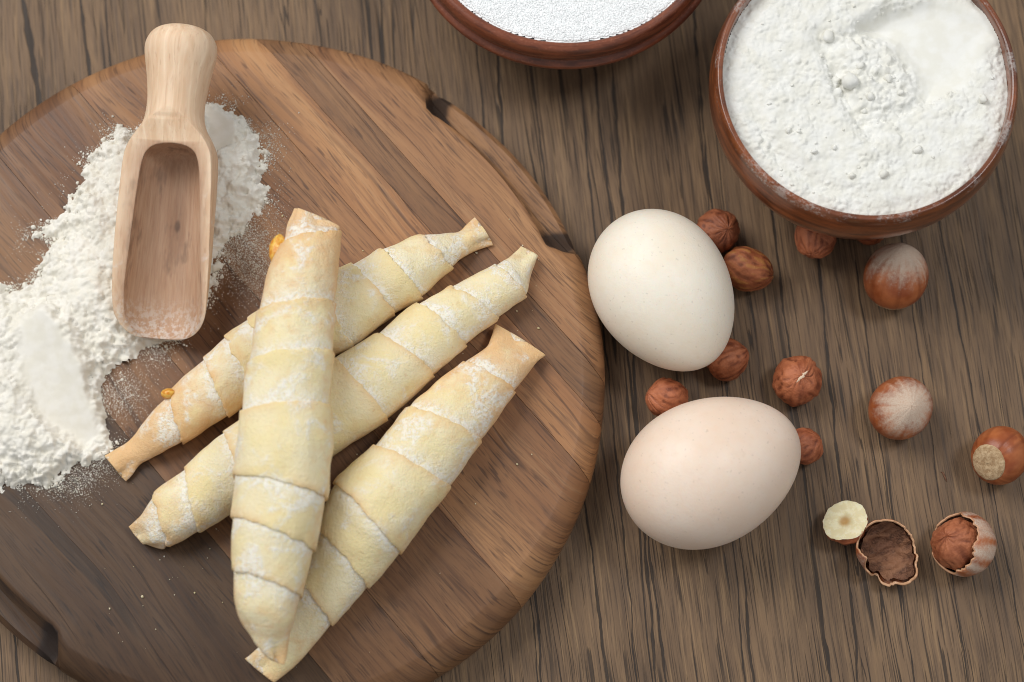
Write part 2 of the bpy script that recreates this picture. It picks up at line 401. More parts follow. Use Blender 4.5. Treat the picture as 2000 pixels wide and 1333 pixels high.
def scoop_belly(X, Y):                      # underside of the scoop: the heap is pressed flat below it
    ax = SCOOP_B - SCOOP_A; l2 = ax[0] ** 2 + ax[1] ** 2
    t = ((X - SCOOP_A[0]) * ax[0] + (Y - SCOOP_A[1]) * ax[1]) / l2
    d = np.abs((X - SCOOP_A[0]) * ax[1] - (Y - SCOOP_A[1]) * ax[0]) / math.sqrt(l2)
    r = np.interp(t * 9.37, [0, .2, .6, 5.2, 5.9, 6.6, 7.9, 8.8, 9.3], [1.3, 1.4, 1.45, 1.43, 1.2, .9, .98, 1.08, .5])
    zb = SCOOP_A[2] + ax[2] * np.clip(t, 0, 1) - np.sqrt(np.clip(r * r - d * d, 0, None)) + .03
    return np.where((t > -.01) & (t < 1) & (d < r), zb, 99.0)
bxs = [q[0] for q in PILE]; bys = [q[1] for q in PILE]
po = P(150, 600, BT); po = (float(po[0]), float(po[1]), BT)
pile = empty('flour_pile', po)
tag(pile, 'heap of loose white flour spilled on the board under the wooden scoop', 'flour')
heightfield('loose_heap', min(bxs) - .7, max(bxs) + .7, min(bys) - .7, max(bys) + .7, .037, pile_fn, FLOUR, pile, po, crumbs=((30000, .04, .085, .55), (1500, .06, .15, .6), (150, .1, .2, .6)), under=scoop_belly)

OCTA_V = np.array([(1, 0, 0), (-1, 0, 0), (0, 1, 0), (0, -1, 0), (0, 0, 1), (0, 0, -1)], float)
OCTA_F = np.array([(0, 2, 4), (2, 1, 4), (1, 3, 4), (3, 0, 4), (2, 0, 5), (1, 2, 5), (3, 1, 5), (0, 3, 5)])
_b = bmesh.new(); bmesh.ops.create_icosphere(_b, subdivisions=2, radius=1)
ICO_V = np.array([v.co[:] for v in _b.verts]); ICO_F = np.array([[v.index for v in f.verts] for f in _b.faces]); _b.free()
_b = bmesh.new(); bmesh.ops.create_cube(_b, size=1.3)
CUBE_V = np.array([v.co[:] for v in _b.verts]); CUBE_F = np.array([[v.index for v in f.verts] for f in _b.faces]); _b.free()
def rand_rot(n):
    q = RNG.normal(size=(n, 4)); q /= np.linalg.norm(q, axis=1)[:, None]; w_, x, y, z = q.T
    return np.stack([np.stack([1 - 2 * (y * y + z * z), 2 * (x * y - z * w_), 2 * (x * z + y * w_)], 1), np.stack([2 * (x * y + z * w_), 1 - 2 * (x * x + z * z), 2 * (y * z - x * w_)], 1),
                     np.stack([2 * (x * z - y * w_), 2 * (y * z + x * w_), 1 - 2 * (x * x + y * y)], 1)], 1)
def scatter(name, pts, sizes, BV, BF, mat, parent=None, origin=(0, 0, 0), squash=.3, smooth=True, lump=0.0):
    n = len(pts); R = rand_rot(n)
    sc = sizes[:, None, None] * (1 + squash * RNG.uniform(-1, 1, (n, 1, 3)))
    base = BV[None]
    if lump: base = base * (1 + lump * RNG.uniform(-1, 1, (n, len(BV), 1)))
    V = np.einsum('nij,nkj->nki', R, base * sc) + np.asarray(pts)[:, None, :]
    F = (BF[None] + (np.arange(n) * len(BV))[:, None, None]).reshape(-1, BF.shape[1])
    return mesh_obj(name, V.reshape(-1, 3), F, mat, parent, smooth, origin=origin)
# crumbs and dust thrown around the heap
UNDER = [P(*q, BT) for q in [(235, 330), (430, 330), (395, 665), (205, 665)]]
def dust_points(n, reach, bias=None):
    out = []
    while len(out) < n:
        X = RNG.uniform(min(bxs) - 1.6, max(bxs) + 1.6, 4000); Y = RNG.uniform(min(bys) - 1.6, max(bys) + 1.6, 4000)
        d = sdf(X, Y, PILE)
        pr = np.where(d > .05, 0, np.exp(d / reach)) * sstep(-.25, .35, fbm(X * 1.2 + 9, Y * 1.2, 3))
        if bias is not None:
            for (bx, by, br, bw) in bias:
                q = P(bx, by, BT); pr = pr + bw * np.exp(-((X - q[0]) ** 2 + (Y - q[1]) ** 2) / br ** 2) * (d < .1)
        inb = (np.hypot(X - BC[0], Y - BC[1]) < 10.0) & (sdf(X, Y, UNDER) < 0)
        k = (RNG.random(4000) < pr) & inb
        out += list(zip(X[k], Y[k]))
    return np.array(out[:n])
q = dust_points(2600, .11); s = RNG.gamma(1.6, .010, len(q)).clip(.008, .065)
scatter('flour_crumbs', np.c_[q, BT + s * .6], s, ICO_V, ICO_F, FLOUR, pile, po, lump=.3)['kind'] = 'stuff'
bias = [(470, 480, .9, .5), (500, 540, .7, .3), (240, 770, .6, .35), (300, 680, .5, .3), (520, 270, .4, .2), (200, 900, .5, .25), (40, 600, .5, .3), (150, 935, .5, .3)]
q = dust_points(46000, .17, bias); s = RNG.gamma(2.0, .0036, len(q)).clip(.004, .024)
scatter('flour_dust', np.c_[q, BT + s * .4], s, OCTA_V, OCTA_F, FLOUR, pile, po)['kind'] = 'stuff'

# ------------------------------------------------------------------ wooden scoop
def beech():
    T = NT('beech_wood')
    p = T.scaled(T.coord(), (100, 100, 100))
    a = T.scaled(p, (.35, 3.2, 3.2)); n1 = T.noise(a, 1, 3, .55, .4)
    b = T.noise(T.scaled(p, (1.0, 13, 13)), 1, 2, .6)
    ring = T.noise(T.scaled(p, (.12, .9, .9), (3, 1, 2)), 1, 1, .4)
    rl = T.map(T.math('ABSOLUTE', T.math('SUBTRACT', T.math('FRACT', T.math('MULTIPLY', ring, 12.0)), .5)), .5, .3)
    c = T.mix(T.map(n1, .3, .7), hexlin(222, 188, 154), hexlin(238, 212, 182))
    c = T.mix(T.math('MULTIPLY', rl, .16), c, hexlin(190, 146, 110))
    c = T.mix(T.math('MULTIPLY', T.map(b, .45, .25), .35), c, hexlin(178, 136, 104))
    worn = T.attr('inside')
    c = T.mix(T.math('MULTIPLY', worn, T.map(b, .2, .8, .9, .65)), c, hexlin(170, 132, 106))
    def knot(loc, sc, r):
        q = T.scaled(p, sc, tuple(-a * b for a, b in zip(loc, sc))); d = T.n('VectorMath', {'operation': 'LENGTH'}); T.set(d.inputs[0], q)
        return T.map(T.math('ADD', d.outputs['Value'], T.math('MULTIPLY', T.math('SUBTRACT', n1, .5), .25 * r)), r, r * .35)
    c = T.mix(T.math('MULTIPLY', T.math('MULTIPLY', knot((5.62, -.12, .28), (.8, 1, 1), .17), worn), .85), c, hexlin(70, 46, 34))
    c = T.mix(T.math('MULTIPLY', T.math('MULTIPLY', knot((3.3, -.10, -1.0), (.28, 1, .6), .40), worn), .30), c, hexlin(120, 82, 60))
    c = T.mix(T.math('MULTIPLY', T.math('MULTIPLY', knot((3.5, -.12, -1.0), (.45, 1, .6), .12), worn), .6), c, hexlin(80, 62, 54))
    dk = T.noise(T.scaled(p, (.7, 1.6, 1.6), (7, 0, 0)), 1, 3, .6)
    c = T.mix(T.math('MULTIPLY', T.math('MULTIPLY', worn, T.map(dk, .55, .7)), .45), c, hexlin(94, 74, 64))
    sp = T.n('SeparateXYZ'); T.set(sp.inputs[0], p)
    tip = T.math('MULTIPLY', T.map(sp.outputs[0], 1.5, .2), T.map(T.noise(p, 6, 4, .65), .42, .6))
    c = T.mix(T.math('MULTIPLY', tip, .45), c, (.75, .74, .70))
    fl = T.math('MULTIPLY', T.map(T.noise(p, 1.1, 3, .6), .58, .66), T.math('SUBTRACT', 1.0, worn))
    c = T.mix(T.math('MULTIPLY', T.math('MULTIPLY', fl, T.map(sp.outputs[0], 6.2, 5.0)), .5), c, (.82, .81, .78))
    bev = T.n('Bevel', {'samples': 4}); T.set(bev.inputs['Radius'], .0006)
    return T.out(c, T.map(b, .2, .8, .5, .65), T.bump(b, .25, .0002, bev.outputs[0]), Specular_IOR_Level=.35, Subsurface_Weight=.05, Subsurface_Scale=.001)
BEECH = beech()
def build_scoop():
    tipz, knobz = BT + 1.5, BT + 2.75
    A = P(303, 655, tipz); B = P(358, 52, knobz)
    ax = Vector(B - A); L = ax.length; ax.normalize()
    side = ax.cross(Vector((0, 0, 1))).normalized(); up = side.cross(ax).normalized()
    Y = -side                                                # left of the axis when looking along it
    M = Matrix(((ax.x, Y.x, up.x), (ax.y, Y.y, up.y), (ax.z, Y.z, up.z))).to_4x4()
    M = M @ Matrix.Rotation(math.radians(-4), 4, 'X')
    k = L / 9.37
    prof = [(0.0, .98), (.05, 1.08), (.18, 1.22), (.45, 1.36), (.9, 1.44), (2.5, 1.47), (4.4, 1.45), (5.2, 1.42), (5.55, 1.36), (5.9, 1.20), (6.25, .99), (6.6, .89), (7.13, .88), (7.9, .98), (8.42, 1.08), (8.75, 1.08), (9.0, .99), (9.2, .80), (9.32, .5), (9.37, .0)]
    prof = smooth_profile(prof, 4)
    def lz(pr, n=72):
        V = [(s * k, max(r, .002) * math.cos(2 * math.pi * j / n), max(r, .002) * math.sin(2 * math.pi * j / n)) for s, r in pr for j in range(n)]
        F = grid_faces(len(pr), n); F.append(tuple(range(n - 1, -1, -1))); F.append(tuple((len(pr) - 1) * n + j for j in range(n)))
        return V, F
    def raw(V, F, nm):
        me = bpy.data.meshes.new(nm); me.from_pydata([tuple(c * CM for c in v) for v in V], [], F)
        b_ = bmesh.new(); b_.from_mesh(me); bmesh.ops.recalc_face_normals(b_, faces=b_.faces); b_.to_mesh(me); b_.free()
        o = bpy.data.objects.new(nm, me); COL.objects.link(o); return o
    outer = raw(*lz(prof), 'outer')
    bore = smooth_profile([(-1.0, .80), (-.1, .90), (.18, 1.06), (.5, 1.18), (1.2, 1.19), (2.5, 1.10), (4.3, 1.02), (5.1, .97), (5.5, .82), (5.68, .5), (5.74, .0)], 4)
    V, F = lz(bore, 64); V = [(x, y - .10, z + .03) for x, y, z in V]
    bo = raw(V, F, 'bore')
    curve = smooth_profile([(7.1, 1.1), (6.7, .90), (6.25, .72), (5.6, .54), (4.5, .42), (3.0, .26), (1.6, .04), (.7, -.24), (.25, -.50), (-.05, -.72), (-.6, -.95)], 5)
    poly = [(a * k, b) for a, b in curve] + [(-.6 * k, 4), (7.1 * k, 4)]
    n = len(poly); V = [(a, -3, b) for a, b in poly] + [(a, 3, b) for a, b in poly]
    F = [tuple(range(n)), tuple(range(2 * n - 1, n - 1, -1))] + [(i, i + n, (i + 1) % n + n, (i + 1) % n) for i in range(n)]
    cut = raw(V, F, 'cut')
    for c_ in (bo, cut):
        m = outer.modifiers.new('b', 'BOOLEAN'); m.operation = 'DIFFERENCE'; m.object = c_; m.solver = 'EXACT'
    dg = bpy.context.evaluated_depsgraph_get()
    me = bpy.data.meshes.new_from_object(outer.evaluated_get(dg))
    for o in (outer, bo, cut): bpy.data.objects.remove(o)
    root = empty('flour_scoop', A); root.matrix_world = Matrix.Translation(Vector(A) * CM) @ M
    tag(root, 'pale beech wood flour scoop with round knob handle lying on the flour', 'scoop')
    for nm, sgn in (('bowl', 1), ('handle', -1)):
        bm = bmesh.new(); bm.from_mesh(me)
        r = bmesh.ops.bisect_plane(bm, geom=bm.verts[:] + bm.edges[:] + bm.faces[:], plane_co=(6.62 * k * CM, 0, 0), plane_no=(sgn, 0, 0), clear_outer=True, dist=1e-7)
        bmesh.ops.triangulate(bm, faces=[f for f in bm.faces if len(f.verts) > 4])
        for vt in bm.verts:
            vt.co += Vector((0, 1, 1)) * 0.00006 * mnoise.noise(vt.co * 350)
        m2 = bpy.data.meshes.new(nm); bm.to_mesh(m2); bm.free()
        ins = []
        bp = np.array([(a, b) for a, b in bore])
        for vt in m2.vertices:
            x, y, z = (c / CM for c in vt.co); rb = np.interp(x / k, bp[:, 0], bp[:, 1]); ins.append(1.0 if abs(math.hypot(y + .10, z - .03) - rb) < .025 and x / k < 5.76 else 0.0)
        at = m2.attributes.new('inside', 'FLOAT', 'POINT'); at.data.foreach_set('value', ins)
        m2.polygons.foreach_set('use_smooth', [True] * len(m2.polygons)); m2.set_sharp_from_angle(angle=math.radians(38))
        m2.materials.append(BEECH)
        o = bpy.data.objects.new(nm, m2); COL.objects.link(o); o.parent = root
build_scoop()

# ------------------------------------------------------------------ rolled pastries
def dough_mat():
    T = NT('baked_dough')
    p = T.scaled(T.coord(), (100, 100, 100))
    oi = T.n('ObjectInfo')
    p = T.n('VectorMath', {'operation': 'ADD'}, _0=p, _1=T.comb(T.math('MULTIPLY', oi.outputs['Random'], 40.0), 0.0, 0.0)).outputs[0]
    big = T.noise(p, .7, 3, .55); med = T.noise(p, 2.4, 4, .6); fine = T.noise(p, 8, 4, .7); gran = T.noise(p, 20, 2, .6)
    lip, crease, toast = T.attr('lip'), T.attr('crease'), T.attr('toast')
    c = T.mix(T.map(big, .35, .65), hexlin(240, 223, 172), hexlin(242, 229, 191))
    c = T.mix(T.math('MULTIPLY', T.map(med, .5, .75), .35), c, hexlin(236, 212, 156))
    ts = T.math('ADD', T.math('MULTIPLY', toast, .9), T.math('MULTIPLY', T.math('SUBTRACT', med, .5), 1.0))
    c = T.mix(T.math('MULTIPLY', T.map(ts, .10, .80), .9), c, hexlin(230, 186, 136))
    c = T.mix(T.math('MULTIPLY', T.math('MULTIPLY', lip, T.map(big, .35, .6, .2, 1.0)), .5), c, hexlin(226, 172, 106))
    spot = T.map(T.noise(p, 5.5, 2, .5), .70, .78)
    c = T.mix(T.math('MULTIPLY', spot, .3), c, hexlin(205, 150, 92))
    # flour lying on it
    fm = T.math('ADD', T.map(T.noise(p, .95, 4, .62, .6), .50, .66), T.math('MULTIPLY', crease, 1.6))
    fg = T.math('MULTIPLY', fm, T.map(T.math('MULTIPLY_ADD', gran, .5, fine), .55, .86, .05, 1.1))
    geo = T.n('NewGeometry'); sp = T.n('SeparateXYZ'); T.set(sp.inputs[0], geo.outputs['Normal'])
    fg = T.math('MULTIPLY', fg, T.map(sp.outputs[2], -.1, .5), 0, True)
    c = T.mix(T.math('MULTIPLY', fg, .85), c, hexlin(246, 242, 232))
    h = T.math('ADD', T.math('MULTIPLY', fine, .6), T.math('ADD', T.math('MULTIPLY', gran, .35), T.math('MULTIPLY', fg, .10)))
    return T.out(c, .85, T.bump(h, .9, .0008), Specular_IOR_Level=.2, Subsurface_Weight=.15, Subsurface_Radius=(1, .7, .35), Subsurface_Scale=.002)
DOUGH = dough_mat()
JAM = NT('apricot_jam')
_p = JAM.scaled(JAM.coord(), (100, 100, 100)); _n = JAM.noise(_p, 6, 3, .6)
JAM = JAM.out(JAM.mix(JAM.map(_n, .4, .65), hexlin(214, 140, 40), hexlin(236, 190, 92)), .3, JAM.bump(_n, .6, .0008), Subsurface_Weight=.3, Subsurface_Radius=(1, .5, .15), Subsurface_Scale=.003)

def pastry(label, rows, seed, hfac=.9, zfun=None, step=.08, toast0=.5, toast1=.5, jam=(), dec0=1.9):
    """rows: (Lx,Ly,Rx,Ry,kind,hf); kind '+' wrap edge lying over the rows before it, '-' over the rows after it"""
    ctl = []
    n = len(rows)
    mid = [((r[0] + r[2]) / 2, (r[1] + r[3]) / 2) for r in rows]
    for i, r in enumerate(rows):
        hf = r[5] if len(r) > 5 else 1.0
        a = mid[max(i - 1, 0)]; b = mid[min(i + 1, n - 1)]
        ax = np.array([b[0] - a[0], b[1] - a[1]], float); ax /= np.hypot(*ax)
        wv = np.array([r[2] - r[0], r[3] - r[1]]) / 2.0
        perp = abs(ax[0] * wv[1] - ax[1] * wv[0])
        z = zfun(i) if zfun else BT + .9
        for _ in range(3):
            h = perp / pxcm(z) * hfac * hf
            z = zfun(i) if zfun else BT + max(h * .94, .16)
        Lp, Rp = P(r[0], r[1], z), P(r[2], r[3], z)
        ctl.append(np.concatenate([(Lp + Rp) / 2, (Rp - Lp) / 2, [h, perp / pxcm(z)]]))
    def sample(t):
        i = min(int(math.floor(t)), n - 2); i = max(i, 0); f = t - i
        return cr(ctl[max(i - 1, 0)], ctl[i], ctl[i + 1], ctl[min(i + 2, n - 1)], f)
    org = ctl[n // 2][:3].copy(); org[2] = BT if zfun is None else org[2] - ctl[n // 2][6]
    root = empty('rolled_pastry', org); tag(root, label, 'pastry')
    ed = [0] + [i for i, r in enumerate(rows) if r[4] in '+-' and r[4]] + [n - 1]
    NP = 80; ph = np.arange(NP) * 2 * np.pi / NP
    tot = n - 1
    for e in range(len(ed) - 1):
        i0, i1 = ed[e], ed[e + 1]
        k0 = rows[i0][4] if e > 0 else ''; k1 = rows[i1][4] if e < len(ed) - 2 else ''
        o0 = {'+': step / 2, '-': -step / 2, '': 0}[k0]; o1 = {'-': step / 2, '+': -step / 2, '': 0}[k1]
        N = max(10, int(10 * (i1 - i0)))
        S = [sample(i0 + (i1 - i0) * k / N) for k in range(N + 1)]
        cen = np.array([s_[:3] for s_ in S]); arc = np.r_[0, np.cumsum(np.linalg.norm(np.diff(cen, axis=0), axis=1))]; T_ = arc[-1]
        rowsV = []                                            # (sample, offset, axis shift, lip, crease)
        for k in range(N + 1):
            f = arc[k] / T_; off = o0 * (1 - f) ** 1.1 + o1 * f ** 1.1
            lip = (math.exp(-arc[k] / .16) if k0 == '+' else 0) + (math.exp(-(T_ - arc[k]) / .16) if k1 == '-' else 0)
            cre = (math.exp(-arc[k] / .22) if k0 == '-' else 0) + (math.exp(-(T_ - arc[k]) / .22) if k1 == '+' else 0)
            rowsV.append((S[k], off, 0.0, lip, cre))
        # rounded lip or tucked-under end
        def endrows(s_, kind_high, off, sgn):
            if kind_high: return [(s_, off - .012, sgn * .014, 1, 0), (s_, off - .05, sgn * .02, 1, .2), (s_, off - step - .05, sgn * .02, .5, .6)]
            return [(s_, off - .05, sgn * .10, 0, 1), (s_, off - .12, sgn * .25, 0, 1)]
        if k0: rowsV = endrows(S[0], k0 == '+', o0, -1)[::-1] + rowsV
        if k1: rowsV = rowsV + endrows(S[-1], k1 == '-', o1, 1)
        V = []; lipA = []; creA = []; toA = []
        axv = cen[-1] - cen[0]; axv = axv / np.linalg.norm(axv)
        for ri, (s_, off, sh, lip, cre) in enumerate(rowsV):
            c_, wv, h, pw = s_[:3], s_[3:6], s_[6], s_[7]
            sc = 1 + off / max(pw, .25)
            tpos = float(np.linalg.norm(c_ - ctl[0][:3])); tend = float(np.linalg.norm(c_ - ctl[-1][:3]))
            tf = max(0.0, 1 - tpos / .9) + max(0.0, 1 - tend / .9)
            for a in ph:
                ca, sa = math.cos(a), math.sin(a)
                base = c_ + wv * ca * sc + np.array([0, 0, h * sa * sc])
                nz = mnoise.noise((base[0] * .8 + seed * 7, base[1] * .8, base[2] * .8))
                nz2 = mnoise.noise((base[0] * 2.6, base[1] * 2.6 + seed * 3, base[2] * 2.6))
                edge = .10 * mnoise.noise((ca * 2.2 + e * 5, sa * 2.2, seed)) + .05 * mnoise.noise((ca * 11 + e, sa * 11, seed))
                rad = base - c_; rl = np.linalg.norm(rad) + 1e-9
                q_ = base + rad / rl * (.075 * nz + .026 * nz2 + tf * .13 * math.cos(3 * a + seed * 1.7 + 2 * nz)) + axv * (sh + edge * (1 if (lip > .3 or cre > .3) else 0))
                if zfun is None and q_[2] < BT + .004: q_[2] = BT + .004
                V.append(q_); lipA.append(min(lip, 1)); creA.append(min(cre, 1))
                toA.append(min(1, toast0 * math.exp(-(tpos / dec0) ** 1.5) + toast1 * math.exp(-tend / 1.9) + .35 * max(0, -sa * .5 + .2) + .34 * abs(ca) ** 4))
        R_ = len(rowsV)
        F = grid_faces(R_, NP)
        # the open, crimped ends curl inwards
        for endside in (0, 1):
            if (endside == 0 and e == 0) or (endside == 1 and e == len(ed) - 2):
                s_ = S[0] if endside == 0 else S[-1]; sg = 1 if endside == 0 else -1
                base_i = 0 if endside == 0 else (R_ - 1) * NP
                prev = base_i
                for scl, dep in ((.86, -.02), (.66, .10), (.4, .3), (.05, .42)):
                    st_ = len(V)
                    for a in ph:
                        q_ = s_[:3] + s_[3:6] * math.cos(a) * scl + np.array([0, 0, s_[6] * math.sin(a) * scl]) + axv * sg * dep
                        V.append(q_); lipA.append(.6 if scl > .8 else 0); creA.append(.7 if scl < .8 else .1); toA.append(.7)
                    for j in range(NP):
                        k = (j + 1) % NP
                        F.append((prev + j, prev + k, st_ + k, st_ + j))
                    prev = st_
        tail = (e == 0 or e == len(ed) - 2)
        o = mesh_obj('pinched_end' if tail else 'dough_layer', V, F, DOUGH, root, attrs={'lip': lipA, 'crease': creA, 'toast': toA}, origin=org)
        b_ = bmesh.new(); b_.from_mesh(o.data); bmesh.ops.recalc_face_normals(b_, faces=b_.faces); b_.to_mesh(o.data); b_.free()
    for (jx, jy, jz, rx, ry) in jam:
        c_ = P(jx, jy, jz)
        V = ICO_V.copy(); V = V * (1 + .18 * np.array([mnoise.noise(Vector(v) * 1.8) for v in V])[:, None])
        V = V * np.array([rx, ry, .3]) + c_
        mesh_obj('jam_filling', V, ICO_F, JAM, root, origin=org)
    return root

pastry('pastry roll crossing under the others with a fishtail end beside the flour heap',
    [(203, 888, 242, 936, '', .45), (222, 872, 258, 925, '', .5), (258, 853, 276, 908, '', .7), (295, 806, 318, 885, '', 1), (335, 768, 358, 863, '+'), (368, 734, 402, 838, ''), (400, 703, 447, 812, '+'),
     (440, 660, 500, 770, '+'), (484, 625, 552, 735, '+'), (540, 590, 618, 705, ''), (600, 556, 688, 676, '-'), (640, 536, 730, 645, ''), (682, 520, 771, 614, '-'), (740, 488, 822, 581, '-'), (782, 474, 852, 553, ''), (818, 462, 883, 528, '-'),
     (858, 457, 906, 506, ''), (894, 452, 926, 492, '', .8), (912, 442, 944, 482, '', .6), (931, 430, 961, 475, '', .3)], 1, jam=[(330, 770, 3.0, .24, .16)], toast0=.95, dec0=4.2)
pastry('pastry roll with a blunt floury tip, lying between the other two on the board',
    [(257, 1036, 278, 1062, '', .8), (276, 1010, 316, 1076, '', .9), (303, 966, 330, 1068, '+'), (332, 938, 360, 1054, ''), (363, 912, 390, 1037, '+'), (400, 876, 438, 1012, ''), (440, 842, 492, 982, '+'),
     (520, 786, 592, 925, '+'), (585, 742, 672, 872, ''), (648, 702, 756, 820, '-'), (690, 678, 803, 776, ''), (732, 654, 848, 734, '-'), (812, 596, 910, 676, '-'), (878, 562, 970, 624, '-'), (922, 540, 1000, 602, ''), (965, 521, 1029, 580, '-'),
     (994, 502, 1034, 566, '', .9), (1024, 486, 1049, 503, '', .8)], 2, toast0=.6, toast1=.25)
pastry('thick pastry roll with a flared floury corner, farthest of the rolls from the flour heap',
    [(968, 636, 1060, 692, '', .35), (958, 660, 1048, 704, '', .55), (944, 684, 1036, 722, '', .85), (902, 711, 1004, 766, '+'), (846, 754, 972, 814, ''), (792, 800, 939, 862, '+'), (727, 874, 877, 954, '+'), (690, 908, 830, 1015, ''), (652, 944, 782, 1080, '-'),
     (634, 990, 752, 1112, ''), (622, 1034, 720, 1147, '-'), (606, 1085, 686, 1184, ''), (590, 1134, 650, 1222, '-'), (562, 1196, 612, 1262, '', .9), (520, 1250, 574, 1302, '', .7), (482, 1290, 528, 1328, '', .5)], 3, toast0=.8, toast1=.5, dec0=3.4)
Z1 = [5.0, 5.0, 5.05, 5.1, 5.1, 5.05, 5.0, 4.95, 4.85, 4.75, 4.6, 4.45, 4.2, 4.05]
pastry('topmost pastry roll laid across the other three, yellow jam oozing at one end',
    [(574, 406, 654, 438, '', .28), (560, 440, 660, 446, '', .5), (547, 482, 662, 455, '+', .85), (522, 532, 661, 520, ''), (503, 613, 655, 593, '+'), (484, 713, 650, 692, '+'), (471, 812, 648, 797, '+'), (462, 870, 645, 890, ''), (456, 932, 639, 974, '-'),
     (451, 1010, 614, 1074, '-'), (454, 1113, 590, 1164, '-'), (458, 1192, 578, 1215, ''), (492, 1254, 560, 1260, '', .8), (524, 1286, 547, 1296, '', .5)], 4, zfun=lambda i: Z1[i], jam=[(545, 490, 5.05, .30, .50)], toast0=.75, toast1=.5, hfac=.86, dec0=3.2)

# ------------------------------------------------------------------ bowls
def flour_bowl_mat():
    T = NT('lacquered_bowl_wood')
    p = T.scaled(T.coord(), (100, 100, 100))
    g = T.noise(T.scaled(p, (.5, .5, 3.5)), 1, 4, .6, .5); f = T.noise(T.scaled(p, (5, 5, 26)), 1, 3, .6); b = T.noise(p, .6, 3)
    c = T.mix(T.map(g, .35, .65), hexlin(92, 46, 22), hexlin(138, 75, 39)); c = T.mix(T.math('MULTIPLY', T.map(f, .5, .25), .5), c, hexlin(62, 30, 18))
    c = T.mix(T.math('MULTIPLY', T.map(b, .5, .7), .4), c, hexlin(150, 84, 46))
    rim = T.attr('rim'); d = T.noise(p, 12, 3, .7); d2 = T.noise(p, .9, 2, .5)
    dust = T.math('MULTIPLY', rim, T.map(T.math('ADD', d, T.math('MULTIPLY', T.math('SUBTRACT', d2, .5), 1.5)), .56, .8))
    c = T.mix(T.math('MULTIPLY', dust, .4), c, (.62, .60, .56))
    return T.out(c, T.math('MULTIPLY_ADD', dust, .5, .3), T.bump(T.math('MULTIPLY_ADD', f, .3, dust), .3, .0003), Coat_Weight=.5, Coat_Roughness=.15)
FB = np.array([*P(1694, 152, 5.5)[:2], 0.0])
def bowl(name, label, C, prof_out, prof_in, mat, rimz):
    pr = smooth_profile(prof_out, 5) + smooth_profile(prof_in, 5)[1:]
    V, F = lathe(pr, 128, C, .004, 3)
    n = 128; F.append(tuple(range(n - 1, -1, -1))); F.append(tuple((len(pr) - 1) * n + j for j in range(n)))
    rim = [1.0 if v[2] > rimz else 0.0 for v in V]
    root = empty(name, C); tag(root, label, 'bowl')
    k = 5 * (len(prof_out) - 1) + 1                                # outer wall | inner lining
    o1 = mesh_obj('wall', V[:k * n], [f for f in F if max(f) < k * n], mat, root, attrs={'rim': rim[:k * n]}, origin=C)
    st = (k - 1) * n
    o2 = mesh_obj('inner_wall', V[st:], [tuple(i - st for i in f) for f in F if min(f) >= st], mat, root, attrs={'rim': rim[st:]}, origin=C)
    return root
bowl('flour_bowl', 'round lacquered brown wooden bowl holding the flour', FB,
     [(2.3, 0), (2.55, .06), (2.72, .35), (3.1, .9), (3.7, 1.9), (4.25, 3.0), (4.56, 3.95), (4.64, 4.6), (4.57, 5.2), (4.50, 5.44), (4.45, 5.53), (4.37, 5.53)],
     [(4.37, 5.53), (4.30, 5.46), (4.29, 5.1), (4.25, 4.2), (3.9, 2.9), (2.9, 1.2), (1.2, .6), (.05, .55)], flour_bowl_mat(), 5.3)
SPOON = [P(*q, 5.1) for q in [(1688, 48), (1740, 20), (1830, 0), (1935, 30), (1962, 78), (1925, 92), (1882, 160), (1812, 192), (1800, 140), (1755, 78)]]
MOUND = [P(*q, 5.0) for q in [(1605, 80), (1660, 62), (1722, 58), (1768, 90), (1796, 140), (1812, 190), (1790, 222), (1740, 240), (1690, 252), (1650, 225), (1625, 170)]]
